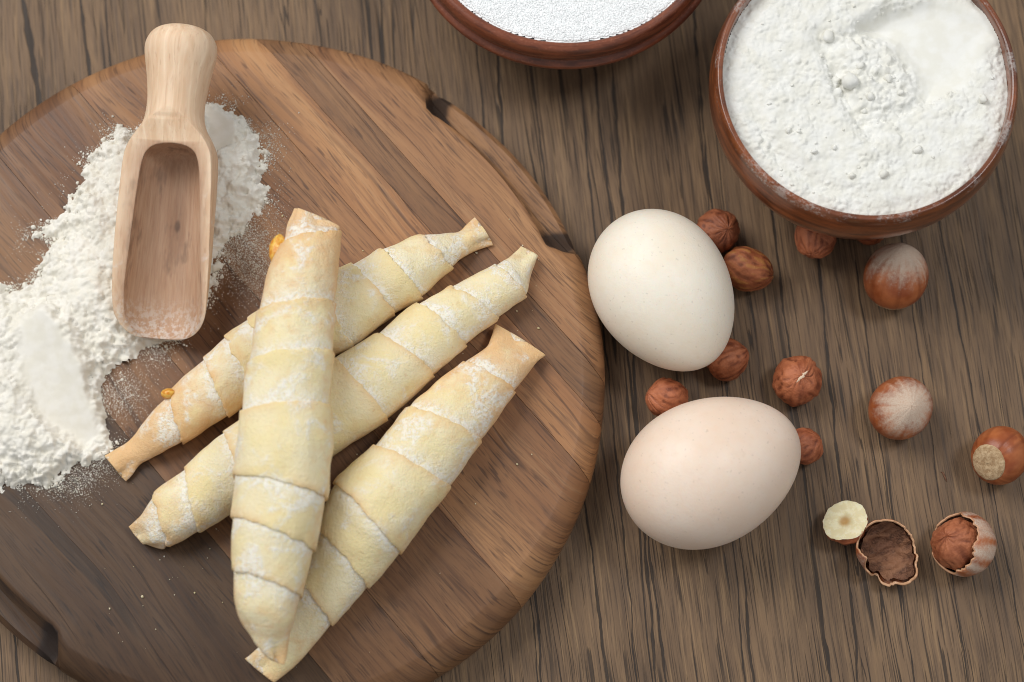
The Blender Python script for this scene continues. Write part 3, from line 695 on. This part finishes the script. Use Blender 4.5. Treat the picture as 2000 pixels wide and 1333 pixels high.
def bowlflour_fn(X, Y):
    r = np.hypot(X - FB[0], Y - FB[1])
    Z = 5.12 + .05 * fbm(X * .8, Y * .8, 2) + .05 * np.abs(fbm(X * 2.4 + 4, Y * 2.4, 3, .5)) + .02 * fbm(X * 5, Y * 5, 3, .6) + .006 * fbm(X * 15, Y * 15, 2)
    Z = Z - .10 * sstep(3.6, 4.3, r)
    band = np.exp(-((r - 3.5) / .28) ** 2) * sstep(.2, -.6, (X - FB[0]) / 4.3) * sstep(1.5, -2, Y - FB[1]); Z = Z - .16 * band
    dm = sdf(X, Y, MOUND); ds = sdf(X, Y, SPOON)
    c = P(1715, 150, 5.0); rr = np.hypot(X - c[0], Y - c[1])
    Z = Z - .24 * np.exp(-(rr / 2.2) ** 2)
    e1 = P(1600, 70, 5.0); e2 = P(1700, 262, 5.0); dx, dy = e2[0] - e1[0], e2[1] - e1[1]; ln = math.hypot(dx, dy)
    tt = np.clip(((X - e1[0]) * dx + (Y - e1[1]) * dy) / ln ** 2, 0, 1); dl = np.hypot(X - e1[0] - tt * dx, Y - e1[1] - tt * dy)
    Z = Z - .12 * np.exp(-(dl / .22) ** 2) * (.6 + fbm(X * 2, Y * 2, 2)) + .10 * np.exp(-((dl - .55) / .35) ** 2)
    Z = Z + .07 * fbm(X * 1.3 + 7, Y * 1.3 - 2, 2)
    m = sstep(-.25, .2, dm + .16 * fbm(X * 2.2, Y * 2.2, 3))
    Z = Z + m * (-.14 + .20 * sstep(0, .8, dm) + .22 * np.abs(fbm(X * 1.9, Y * 1.9, 3, .5)) + .03 * fbm(X * 5, Y * 5, 2))
    A, B = P(1770, 115, 5.0), P(1940, 60, 5.2); ax = np.array([B[0] - A[0], B[1] - A[1]]); t = ((X - A[0]) * ax[0] + (Y - A[1]) * ax[1]) / (ax @ ax)
    s_ = sstep(-.40, .22, ds + .04 * fbm(X * 2, Y * 2, 2))
    Z = Z * (1 - s_) + s_ * (4.50 + .62 * np.clip(t, -.3, 1.2) + .12 * sstep(.5, -.1, ds) + .008 * fbm(X * 1.5, Y * 1.5, 2))
    lo = np.hypot(X - P(1640, 300, 5)[0], Y - P(1640, 300, 5)[1])
    return Z, r < 4.27, s_
fo = (FB[0], FB[1], 4.6)
flour_in = heightfield('flour', FB[0] - 4.3, FB[0] + 4.3, FB[1] - 4.3, FB[1] + 4.3, .036, bowlflour_fn, flour_mat('bowl_flour', (.80, .785, .715)), None, fo, crumbs=((18000, .04, .075, .55), (2200, .05, .11, .6), (60, .08, .15, .55)))
tag(flour_in, 'white flour with a smooth spoon hollow filling the lacquered wooden bowl', 'flour')
lum = []
for (x, y, r) in [(1618, 70, .16), (1660, 160, .22), (1735, 152, .13), (1725, 342, .14), (1664, 345, .10), (1793, 293, .12), (1590, 298, .10), (1630, 288, .08), (1920, 195, .14), (1700, 190, .1), (1540, 255, .08), (1560, 258, .07), (1760, 180, .11), (1680, 130, .12), (1690, 215, .09)]:
    q = P(x, y, 5.1); lum.append((q[0], q[1], r))
for _ in range(60):
    a = RNG.uniform(0, 6.28); r = 4.0 * math.sqrt(RNG.random()); x, y = FB[0] + r * math.cos(a), FB[1] + r * math.sin(a)
    if sdf(np.array([x]), np.array([y]), SPOON)[0] > -.1: continue
    lum.append((x, y, RNG.uniform(.02, .055)))
lum = np.array(lum); zz = bowlflour_fn(lum[:, 0], lum[:, 1])[0]
o = scatter('flour_lumps', np.c_[lum[:, :2], zz + lum[:, 2] * .25], lum[:, 2], ICO_V, ICO_F, flour_in.data.materials[0], flour_in, fo, squash=.3, lump=.22); o['kind'] = 'stuff'

def clay():
    T = NT('glazed_clay')
    p = T.scaled(T.coord(), (100, 100, 100)); n1 = T.noise(T.scaled(p, (.8, .8, 6)), 1, 3, .6); n2 = T.noise(p, 12, 3, .6)
    c = T.mix(T.map(n1, .35, .65), hexlin(84, 42, 28), hexlin(126, 68, 44)); c = T.mix(T.math('MULTIPLY', T.map(n2, .55, .75), .35), c, hexlin(176, 112, 80))
    return T.out(c, T.map(n2, .3, .7, .32, .5), T.bump(n2, .25, .0003), Coat_Weight=.15, Coat_Roughness=.3)
SB = np.array([*P(1106, -190, 3.9)[:2], 0.0])
bowl('sugar_bowl', 'ringed reddish brown clay bowl holding the sugar', SB,
     [(2.4, 0), (2.7, .08), (2.85, .4), (3.6, 1.0), (4.4, 1.8), (4.95, 2.45), (5.13, 2.75), (5.12, 2.92), (4.96, 3.05), (4.95, 3.20), (5.04, 3.34), (5.07, 3.6), (4.99, 3.86), (4.86, 3.95)],
     [(4.86, 3.95), (4.72, 3.88), (4.66, 3.6), (4.55, 3.0), (4.0, 1.9), (3.0, 1.0), (1.2, .55), (.05, .5)], clay(), 9)
T = NT('sugar_crystals'); _p = T.scaled(T.coord(), (100, 100, 100)); _v = T.noise(_p, 18, 2)
SUG = T.out(T.mix(T.map(_v, .3, .7), (.92, .94, .94), (.98, .98, .98)), T.map(T.noise(_p, 14, 1), .4, .6, .08, .4), Specular_IOR_Level=.5)
def sug_z(X, Y):
    r = np.hypot(X - SB[0], Y - SB[1]); return 3.74 + .10 * sstep(4.6, 1.5, r) + .05 * fbm(X * .6, Y * .6, 2) + .03 * fbm(X * 2, Y * 2, 2)
def sugar_fn(X, Y):
    r = np.hypot(X - SB[0], Y - SB[1]); return sug_z(X, Y) + .025 * fbm(X * 11, Y * 11, 2), r < 4.62, np.zeros_like(X)
so = (SB[0], SB[1], 3.4)
sugar = heightfield('sugar', SB[0] - 4.65, SB[0] + 4.65, SB[1] - 4.65, SB[1] + 4.65, .07, sugar_fn, SUG, None, so)
tag(sugar, 'sparkling white granulated sugar filling the clay bowl', 'sugar', kind='stuff')
n = 110000; a = RNG.uniform(0, 2 * np.pi, n); r = 4.60 * np.sqrt(RNG.random(n)); X, Y = SB[0] + r * np.cos(a), SB[1] + r * np.sin(a)
k = Y < SB[1] - 1.5; X, Y = X[k], Y[k]
o = scatter('sugar_grains', np.c_[X, Y, sug_z(X, Y) + RNG.uniform(-.005, .022, len(X))], RNG.uniform(.016, .036, len(X)), CUBE_V, CUBE_F, SUG, sugar, so, smooth=False); o['kind'] = 'stuff'

# ------------------------------------------------------------------ eggs
def egg_mat(name, c0, c1):
    T = NT(name); p = T.scaled(T.coord(), (100, 100, 100))
    a = T.noise(p, .5, 3, .5); b = T.noise(p, 3.0, 4, .6); f = T.noise(p, 14, 3, .6)
    c = T.mix(T.map(a, .35, .65), c0, c1)
    c = T.mix(T.math('MULTIPLY', T.map(T.noise(p, 6, 3, .6), .62, .75), .12), c, tuple(v * .72 for v in c0))
    c = T.mix(T.math('MULTIPLY', T.map(T.noise(p, 9, 2, .5), .66, .72), .34), c, tuple(v * .6 for v in c0))
    c = T.mix(T.math('MULTIPLY', T.map(b, .45, .65), .14), c, tuple(v * q for v, q in zip(c0, (.93, .86, .78))))
    return T.out(c, T.map(b, .3, .7, .36, .48), T.bump(f, .28, .0003), Specular_IOR_Level=.3, Subsurface_Weight=.2, Subsurface_Radius=(1, .6, .4), Subsurface_Scale=.003)
def egg(label, px, py, a, b, ang, mat, blunt=1, tilt=0):
    """a, b: half length and half width in cm; ang: image direction of the blunt end"""
    c = P(px, py, b); nu, nv = 96, 64; V = []
    d = Vector((math.cos(ang) * math.cos(tilt), math.sin(ang) * math.cos(tilt), math.sin(tilt))); s = Vector((-math.sin(ang), math.cos(ang), 0)); u = d.cross(s)
    for i in range(nv + 1):
        t = math.pi * i / nv; x = math.cos(t); r = b * math.sin(t) * (1 + .10 * x - .02 * x * x)
        for j in range(nu):
            q = 2 * math.pi * j / nu; V.append(d * (a * x) + s * (r * math.cos(q)) + u * (r * math.sin(q)))
    zmin = min(v.z for v in V)
    V = [(c[0] + v.x, c[1] + v.y, v.z - zmin + .002) for v in V]
    return tag(mesh_obj('egg', V, grid_faces(nv + 1, nu), mat, origin=(c[0], c[1], 0)), label, 'egg')
egg('cream white egg beside the board, touching two hazelnut kernels', 1296, 570, 2.66, 2.09, math.radians(120), egg_mat('pale_eggshell', hexlin(243, 231, 212), hexlin(245, 237, 222)))
egg('beige egg lying lengthwise near the split hazelnut shells', 1390, 919, 2.82, 2.17, math.radians(205), egg_mat('beige_eggshell', hexlin(238, 214, 193), hexlin(241, 221, 203)))

# ------------------------------------------------------------------ hazelnuts
def frame_from(axis):
    z = Vector(axis).normalized(); x = z.orthogonal().normalized(); y = z.cross(x); return x, y, z
def kernel_mat(name='hazelnut_skin', hi=hexlin(196, 124, 84), hk=.35):
    T = NT(name); p = T.scaled(T.coord(), (100, 100, 100)); rid = T.attr('ridge')
    n1 = T.noise(p, 1.6, 4, .6); n2 = T.noise(p, 14, 4, .65); oi = T.n('ObjectInfo')
    c = T.mix(T.map(n1, .35, .65), hexlin(146, 82, 52), hexlin(186, 116, 80))
    c = T.mix(T.math('MULTIPLY', T.map(rid, .45, .0), .6), c, hexlin(86, 38, 24))
    c = T.mix(T.math('MULTIPLY', T.map(rid, .55, .9), hk), c, hi)
    c = T.mix(T.math('MULTIPLY', T.map(n2, .6, .8), .35), c, hexlin(200, 136, 100))
    c = T.mix(1.0, c, oi.outputs['Color'], 'MULTIPLY')
    return T.out(c, .5, T.bump(T.math('ADD', n2, T.math('MULTIPLY', rid, .6)), .5, .0006), Specular_IOR_Level=.4)
KER = kernel_mat(); KGOLD = kernel_mat('golden_hazelnut_skin', hexlin(190, 134, 76), .65)
SEAM = NT('pale_seam').out(hexlin(226, 200, 172), .7)
def kernel_verts(R, seed, axis, nu=112, nv=60, lim=math.pi, elong=1.05, ribs=13):
    x, y, z = frame_from(axis); V = []; rid = []
    for i in range(nv + 1):
        t = lim * i / nv
        for j in range(nu):
            q = 2 * math.pi * j / nu; d = Vector((math.sin(t) * math.cos(q), math.sin(t) * math.sin(q), math.cos(t)))
            wv = mnoise.noise(d * 1.4 + Vector((seed * 3.1, 0, 0)))
            rb = math.sin(ribs * q + 5 * wv + 2.2 * math.sin(t * 2 + seed)) * math.sin(t) ** 1.2
            rb2 = mnoise.noise(Vector((math.cos(q) * 4 + wv * 3, math.sin(q) * 4 + wv * 2, t * .7 + seed)))
            rr = R * (1 + .10 * wv + .014 * rb + .05 * rb2 + .05 * math.exp(-(t / .4) ** 2) - .07 * math.exp(-((math.pi - t) / .5) ** 2))
            V.append(x * (rr * d.x) + y * (rr * d.y * .96) + z * (rr * d.z * elong)); rid.append(.5 + .30 * rb + .7 * rb2)
    return V, rid, (x, y, z)
def place(V, c, lift=.003):
    zm = min(v.z for v in V); return [(c[0] + v.x, c[1] + v.y, v.z - zm + lift) for v in V], -zm + lift
def kernel(label, px, py, rp, seed, axis, color=(1, 1, 1), seam=False, elong=1.05, group=None, mat=None):
    R = rp / 63.0; c = P(px, py, R); V, rid, fr = kernel_verts(R, seed, axis, elong=elong)
    V, zc = place(V, c); og = (c[0], c[1], 0)
    root = empty('hazelnut_kernel', og); tag(root, label, 'hazelnut', group)
    o = mesh_obj('skin', V, grid_faces(61, 112), mat or KER, root, attrs={'ridge': rid}, origin=og); o.color = (*color, 1)
    if seam:                                                  # pale split running over the tip
        x, y, z = fr; S_ = []
        for i in range(15):
            t = (i / 14 - .5) * .62; wd = .035 * (1 - (2 * abs(i / 14 - .5)) ** 2) + .008
            wob = .05 * mnoise.noise((i * .6, seed, 0))
            for sx in (-1, 0, 1):
                d = (z * math.cos(t) + x * math.sin(t)).normalized(); q = d * (R * (1.115 * math.cos(t * .3) + (.02 if sx == 0 else -.02))) + y * (sx * wd + wob)
                S_.append((c[0] + q.x, c[1] + q.y, q.z + zc))
        mesh_obj('seam', S_, grid_faces(15, 3, False), SEAM, root, origin=og)
    return root
kernel('dark wrinkled round hazelnut kernel between the white egg and the wooden bowl', 1401, 452, 45, 1, (.3, -.2, .9), (.78, .72, .70))
kernel('glossy streaked golden brown kernel touching the white egg', 1458, 526, 43, 2, (.9, -.3, .15), (.95, .88, .78), elong=1.2, mat=KGOLD)
kernel('reddish hazelnut kernel half hidden under the wooden bowl', 1593, 462, 42, 3, (-.25, -.8, .3), (1.08, 1.0, .98), elong=1.2)
kernel('kernel almost wholly hidden under the wooden bowl, only a sliver showing', 1699, 452, 30, 4, (.5, -.3, .7), (1.1, .95, .9))
kernel('plain hazelnut kernel tucked against the white egg on its side toward the beige egg', 1418, 702, 41, 5, (.8, .3, .3), (1.06, 1.02, 1.0))
kernel('round hazelnut kernel with a pale split seam on top, standing alone', 1558, 742, 49, 6, (0.05, -.1, 1), (1.1, 1.02, .98), seam=True, elong=.92)
kernel('small ridged hazelnut kernel in the gap between both eggs, near the round board', 1304, 780, 40, 7, (-.8, .1, .4), (1.08, 1.0, .96))
kernel('rough textured hazelnut kernel peeking out behind the beige egg', 1572, 872, 36, 8, (.7, .3, .4), (.98, .9, .88), elong=.95)

def shell_mat():
    T = NT('hazelnut_shell'); p = T.scaled(T.coord(), (100, 100, 100)); fz = T.attr('fuzz'); st = T.attr('stripe'); oi = T.n('ObjectInfo')
    n1 = T.noise(p, 1.5, 3, .5); n2 = T.noise(p, 9, 4, .7); n3 = T.noise(p, 40, 2, .6)
    c = T.mix(T.map(n1, .35, .65), hexlin(146, 72, 36), hexlin(182, 106, 62))
    c = T.mix(T.math('MULTIPLY', T.map(st, .45, .1), .4), c, hexlin(104, 46, 22))
    m = T.map(T.math('ADD', fz, T.math('MULTIPLY', T.math('SUBTRACT', n2, .5), .9)), .1, 1.0)
    c = T.mix(T.math('MULTIPLY', m, T.map(n3, .25, .6, .45, .95)), c, hexlin(210, 192, 172))
    c = T.mix(T.attr('rimc'), c, hexlin(206, 160, 122))
    return T.out(c, T.math('MULTIPLY_ADD', m, .5, .36), T.bump(T.math('MULTIPLY_ADD', n3, .3, T.math('MULTIPLY', st, .6)), .3, .0004), Specular_IOR_Level=.45)
SHELL = shell_mat()
T = NT('nut_base'); _p = T.scaled(T.coord(), (100, 100, 100)); _n = T.noise(_p, 7, 4, .7)
SCAR = T.out(T.mix(T.map(_n, .35, .65), hexlin(166, 134, 98), hexlin(206, 178, 140)), .9, T.bump(_n, .5, .0006))
def nut(label, px, py, rp, seed, axis, fuzz):
    R = rp / 63.0; c = P(px, py, R); x, y, z = frame_from(axis); nu, nv = 72, 56; V = []; fz = []; st = []
    for i in range(nv + 1):
        t = math.pi * i / nv
        for j in range(nu):
            q = 2 * math.pi * j / nu; rr = R * (1 + .10 * math.exp(-(t / .32) ** 2) - .16 * math.exp(-((math.pi - t) / .55) ** 2) + .012 * mnoise.noise((3 * math.cos(q) + seed, 3 * math.sin(q), t)))
            V.append(x * (rr * math.sin(t) * math.cos(q)) + y * (rr * math.sin(t) * math.sin(q) * .93) + z * (rr * math.cos(t)))
            ray = mnoise.noise((math.cos(q) * 7 + seed, math.sin(q) * 7, t * .4))
            fz.append(fuzz * max(0, 1.35 - t / 1.15 + .35 * ray)); st.append(.5 + mnoise.noise((math.cos(q) * 5, math.sin(q) * 5 + seed, t * .25)))
    W, zc = place(V, c); og = (c[0], c[1], 0)
    root = empty('hazelnut', og); tag(root, label, 'hazelnut')
    mesh_obj('shell', W, grid_faces(nv + 1, nu), SHELL, root, attrs={'fuzz': fz, 'stripe': st}, origin=og)
    S_ = []; m = 14
    for i in range(m + 1):                                    # pale scar at the blunt end
        t = math.pi - (.74 * i / m)
        for j in range(nu):
            q = 2 * math.pi * j / nu; rr = R * (1 - .16 * math.exp(-((math.pi - t) / .55) ** 2) + (.022 if i < m else -.02) + .012 * mnoise.noise((9 * math.cos(q), 9 * math.sin(q), i * .9)))
            v = x * (rr * math.sin(t) * math.cos(q)) + y * (rr * math.sin(t) * math.sin(q) * .93) + z * (rr * math.cos(t))
            S_.append((c[0] + v.x, c[1] + v.y, max(v.z + zc, .002)))
    mesh_obj('base_scar', S_, grid_faces(m + 1, nu), SCAR, root, origin=og)
nut('whole hazelnut in shell with a dusty grey top in front of the wooden bowl', 1750, 540, 67, 1, (0.05, .62, .78), 1.0)
nut('whole hazelnut with a broad downy pale tip facing up, standing alone on the table', 1760, 796, 64, 2, (.12, -.18, 1), .95)
nut('glossy brown hazelnut showing its round tan base scar', 1953, 890, 58, 3, (.62, .42, -.58), .15)

# broken shells
T = NT('shell_lining'); _p = T.scaled(T.coord(), (100, 100, 100)); _n = T.noise(T.scaled(_p, (2.2, 5, 2)), 1, 4, .65, 1.0); _f = T.noise(_p, 18, 3, .65)
LIN = T.out(T.mix(T.map(_f, .35, .7), T.mix(T.map(_n, .35, .65), hexlin(70, 42, 28), hexlin(122, 80, 58)), hexlin(132, 92, 68)), .75, T.bump(T.math('ADD', T.math('MULTIPLY', T.attr('ridge'), 1.5), T.math('MULTIPLY_ADD', _f, .4, _n)), .8, .001))
T.set(T.b.inputs['Base Color'], T.mix(T.map(T.attr('ridge'), .35, .95), T.b.inputs['Base Color'].links[0].from_socket, hexlin(146, 102, 74)))
def cup(name, label, px, py, rp, seed, opening, lim, jag, sx=1.0, sy=1.0, point=0.0, fuzz=.5, cat='nut shell', thick=.075):
    R = rp / 63.0; c = P(px, py, R * .9); x, y, z = frame_from(-Vector(opening)); nu, nv = 96, 36
    def pt(t, q, rad):
        rr = rad * (1 + .03 * mnoise.noise((2 * math.cos(q) + seed, 2 * math.sin(q), t)) + 0.0)
        v = x * (rr * math.sin(t) * math.cos(q) * sx) + y * (rr * math.sin(t) * math.sin(q) * sy) + z * (rr * math.cos(t))
        h_ = max(0.0, (v.normalized().dot(Vector((.25, -1, .1)).normalized()) - .55) / .45)
        return v * (1 + point * h_)
    def tm(q): return lim + jag * (1.2 * mnoise.noise((1.1 * math.cos(q) + seed * 2, 1.1 * math.sin(q), 3)) + .35 * mnoise.noise((2.6 * math.cos(q), 2.6 * math.sin(q) + seed, 1)) + .35 * abs(mnoise.noise((4.5 * math.cos(q), 4.5 * math.sin(q) + seed, 2))) - .1 + .10 * mnoise.noise((12 * math.cos(q), 12 * math.sin(q) + seed, 2)))
    V = []; I = []; fz = []; st = []; rc = []
    for i in range(nv + 1):
        for j in range(nu):
            q = 2 * math.pi * j / nu; V.append(pt(tm(q) * i / nv, q, R)); fz.append(fuzz * (.7 + .8 * mnoise.noise((4 * math.cos(q), 4 * math.sin(q), i * .04)))); st.append(.5 + mnoise.noise((math.cos(q) * 5, math.sin(q) * 5 + seed, i * .02))); rc.append(0)
    for k in range(1, 4):
        for j in range(nu):
            q = 2 * math.pi * j / nu; V.append(pt(tm(q) + (.05 if k < 3 else 0), q, R - thick * k / 3)); fz.append(0); st.append(.5); rc.append(1)
    for i in range(nv + 1):
        for j in range(nu):
            q = 2 * math.pi * j / nu; t = tm(q) * i / nv
            ux, uy = math.sin(t) * math.cos(q), math.sin(t) * math.sin(q)
            wr = .12 * mnoise.noise((1.1 * ux + .4 * uy + seed, 3.0 * uy - ux, math.cos(t))) + .05 * mnoise.noise((3 * ux + seed, 8 * uy - 2 * ux, 2 * math.cos(t))) - .05
            I.append(pt(t, q, R - thick - .002 + wr * R - .012))
    lr = [.5 + .8 * mnoise.noise((1.3 * v.x / R + seed, 5.0 * v.y / R - 2.0 * v.x / R, v.z / R)) + .3 * mnoise.noise(v * (7 / R)) for v in I]
    zm = min(v.z for v in V); og = (c[0], c[1], 0)
    f = lambda vs: [(c[0] + v.x, c[1] + v.y, v.z - zm + .003) for v in vs]
    root = empty(name, og); tag(root, label, cat)
    mesh_obj('shell', f(V), grid_faces(nv + 4, nu), SHELL, root, attrs={'fuzz': fz, 'stripe': st, 'rimc': rc}, origin=og)
    mesh_obj('lining', f(I), grid_faces(nv + 1, nu), LIN, root, attrs={'ridge': lr}, origin=og)
    return c, R, -zm
cup('empty_shell', 'empty half hazelnut shell lying open with its dark inside up', 1733, 1076, 62, 5, (.08, .02, 1), math.radians(86), .66, .92, 1.02, .26, .45)
c, R, zc = cup('cracked_shell', 'cracked hazelnut shell split open around its kernel', 1880, 1064, 62, 9, (-.82, .05, .62), math.radians(112), .5, 1, 1, 0, .75)
V, rid, fr = kernel_verts(R * .82, 11, (-.5, .1, .8))
og = (c[0] - .16, c[1], 0); V = [(og[0] + v.x, og[1] + v.y, max(v.z + zc + .04, .01)) for v in V]
root = empty('hazelnut_kernel', og); tag(root, 'wrinkled kernel sitting inside the cracked hazelnut shell', 'hazelnut')
mesh_obj('skin', V, grid_faces(61, 112), KER, root, attrs={'ridge': rid}, origin=og).color = (1, .95, .93, 1)
# kernel cut in half
R = 43 / 63; c = P(1651, 1021, R); V, rid, (x, y, z) = kernel_verts(R, 13, (.30, -.28, -1), lim=1.72, ribs=4)
V, zc = place(V, c); og = (c[0], c[1], 0)
root = empty('halved_kernel', og); tag(root, 'halved hazelnut kernel with creamy cut face beside the empty shell', 'hazelnut')
mesh_obj('skin', V, grid_faces(61, 112), KER, root, attrs={'ridge': rid}, origin=og).color = (1.1, 1, .95, 1)
T = NT('cut_nut_flesh'); at = T.attr('hollow'); _p = T.scaled(T.coord(), (100, 100, 100)); _n = T.noise(_p, 5, 3, .6)
fc = T.mix(T.map(at, .15, .9), T.mix(T.map(_n, .4, .6), hexlin(226, 212, 168), hexlin(236, 226, 190)), hexlin(196, 156, 98))
FLESH = T.out(fc, .55, T.bump(_n, .3, .0005), Subsurface_Weight=.3, Subsurface_Radius=(1, .8, .4), Subsurface_Scale=.003)
ring = V[-112:]; cc = np.mean(ring, axis=0); S_ = []; hol = []
for i in range(13):
    f = 1 - i / 12
    for q in ring:
        p_ = cc + (np.array(q) - cc) * f; d = math.exp(-((f) / .28) ** 2)
        p_[2] += .012 * sstep(1.0, .9, f) - .16 * d + .02 * mnoise.noise((p_[0] * 3, p_[1] * 3, 1)); S_.append(p_); hol.append(d)
mesh_obj('cut_face', S_, grid_faces(13, 112), FLESH, root, attrs={'hollow': hol}, origin=og)
# shred of husk on the table
A = P(1838, 922, .03); V = []
for i in range(9):
    f = i / 8; cx = A[0] + .16 * f; cy = A[1] - .26 * f + .06 * math.sin(f * 4); r = .022 * math.sin(math.pi * (.1 + .8 * f)) + .004
    for j in range(6):
        q = math.pi * j / 3; V.append((cx + r * math.cos(q), cy + .5 * r * math.cos(q), .024 + r * math.sin(q)))
tag(mesh_obj('husk_shred', V, grid_faces(9, 6), LIN, origin=(A[0], A[1], 0)), 'tiny brown curl of husk on the table near the glossy nut', 'husk')

# crumbs that fell off the pastries
q = []
while len(q) < 150:
    x, y = RNG.uniform(180, 1080), RNG.uniform(420, 1320)
    a = P(x, y, BT)
    if math.hypot(a[0] - BC[0], a[1] - BC[1]) < 9.8 and RNG.random() < math.exp(-abs((y - 880) + .72 * (x - 640)) / 260): q.append((a[0], a[1]))
q = np.array(q); sz = RNG.gamma(2.0, .006, len(q)).clip(.006, .035)
o = scatter('pastry_crumbs', np.c_[q, BT + sz * .6], sz, ICO_V, ICO_F, DOUGH, None, (BC[0], BC[1], BT), lump=.35)
tag(o, 'tiny pale pastry crumbs strewn over the round board', 'crumbs', kind='stuff')
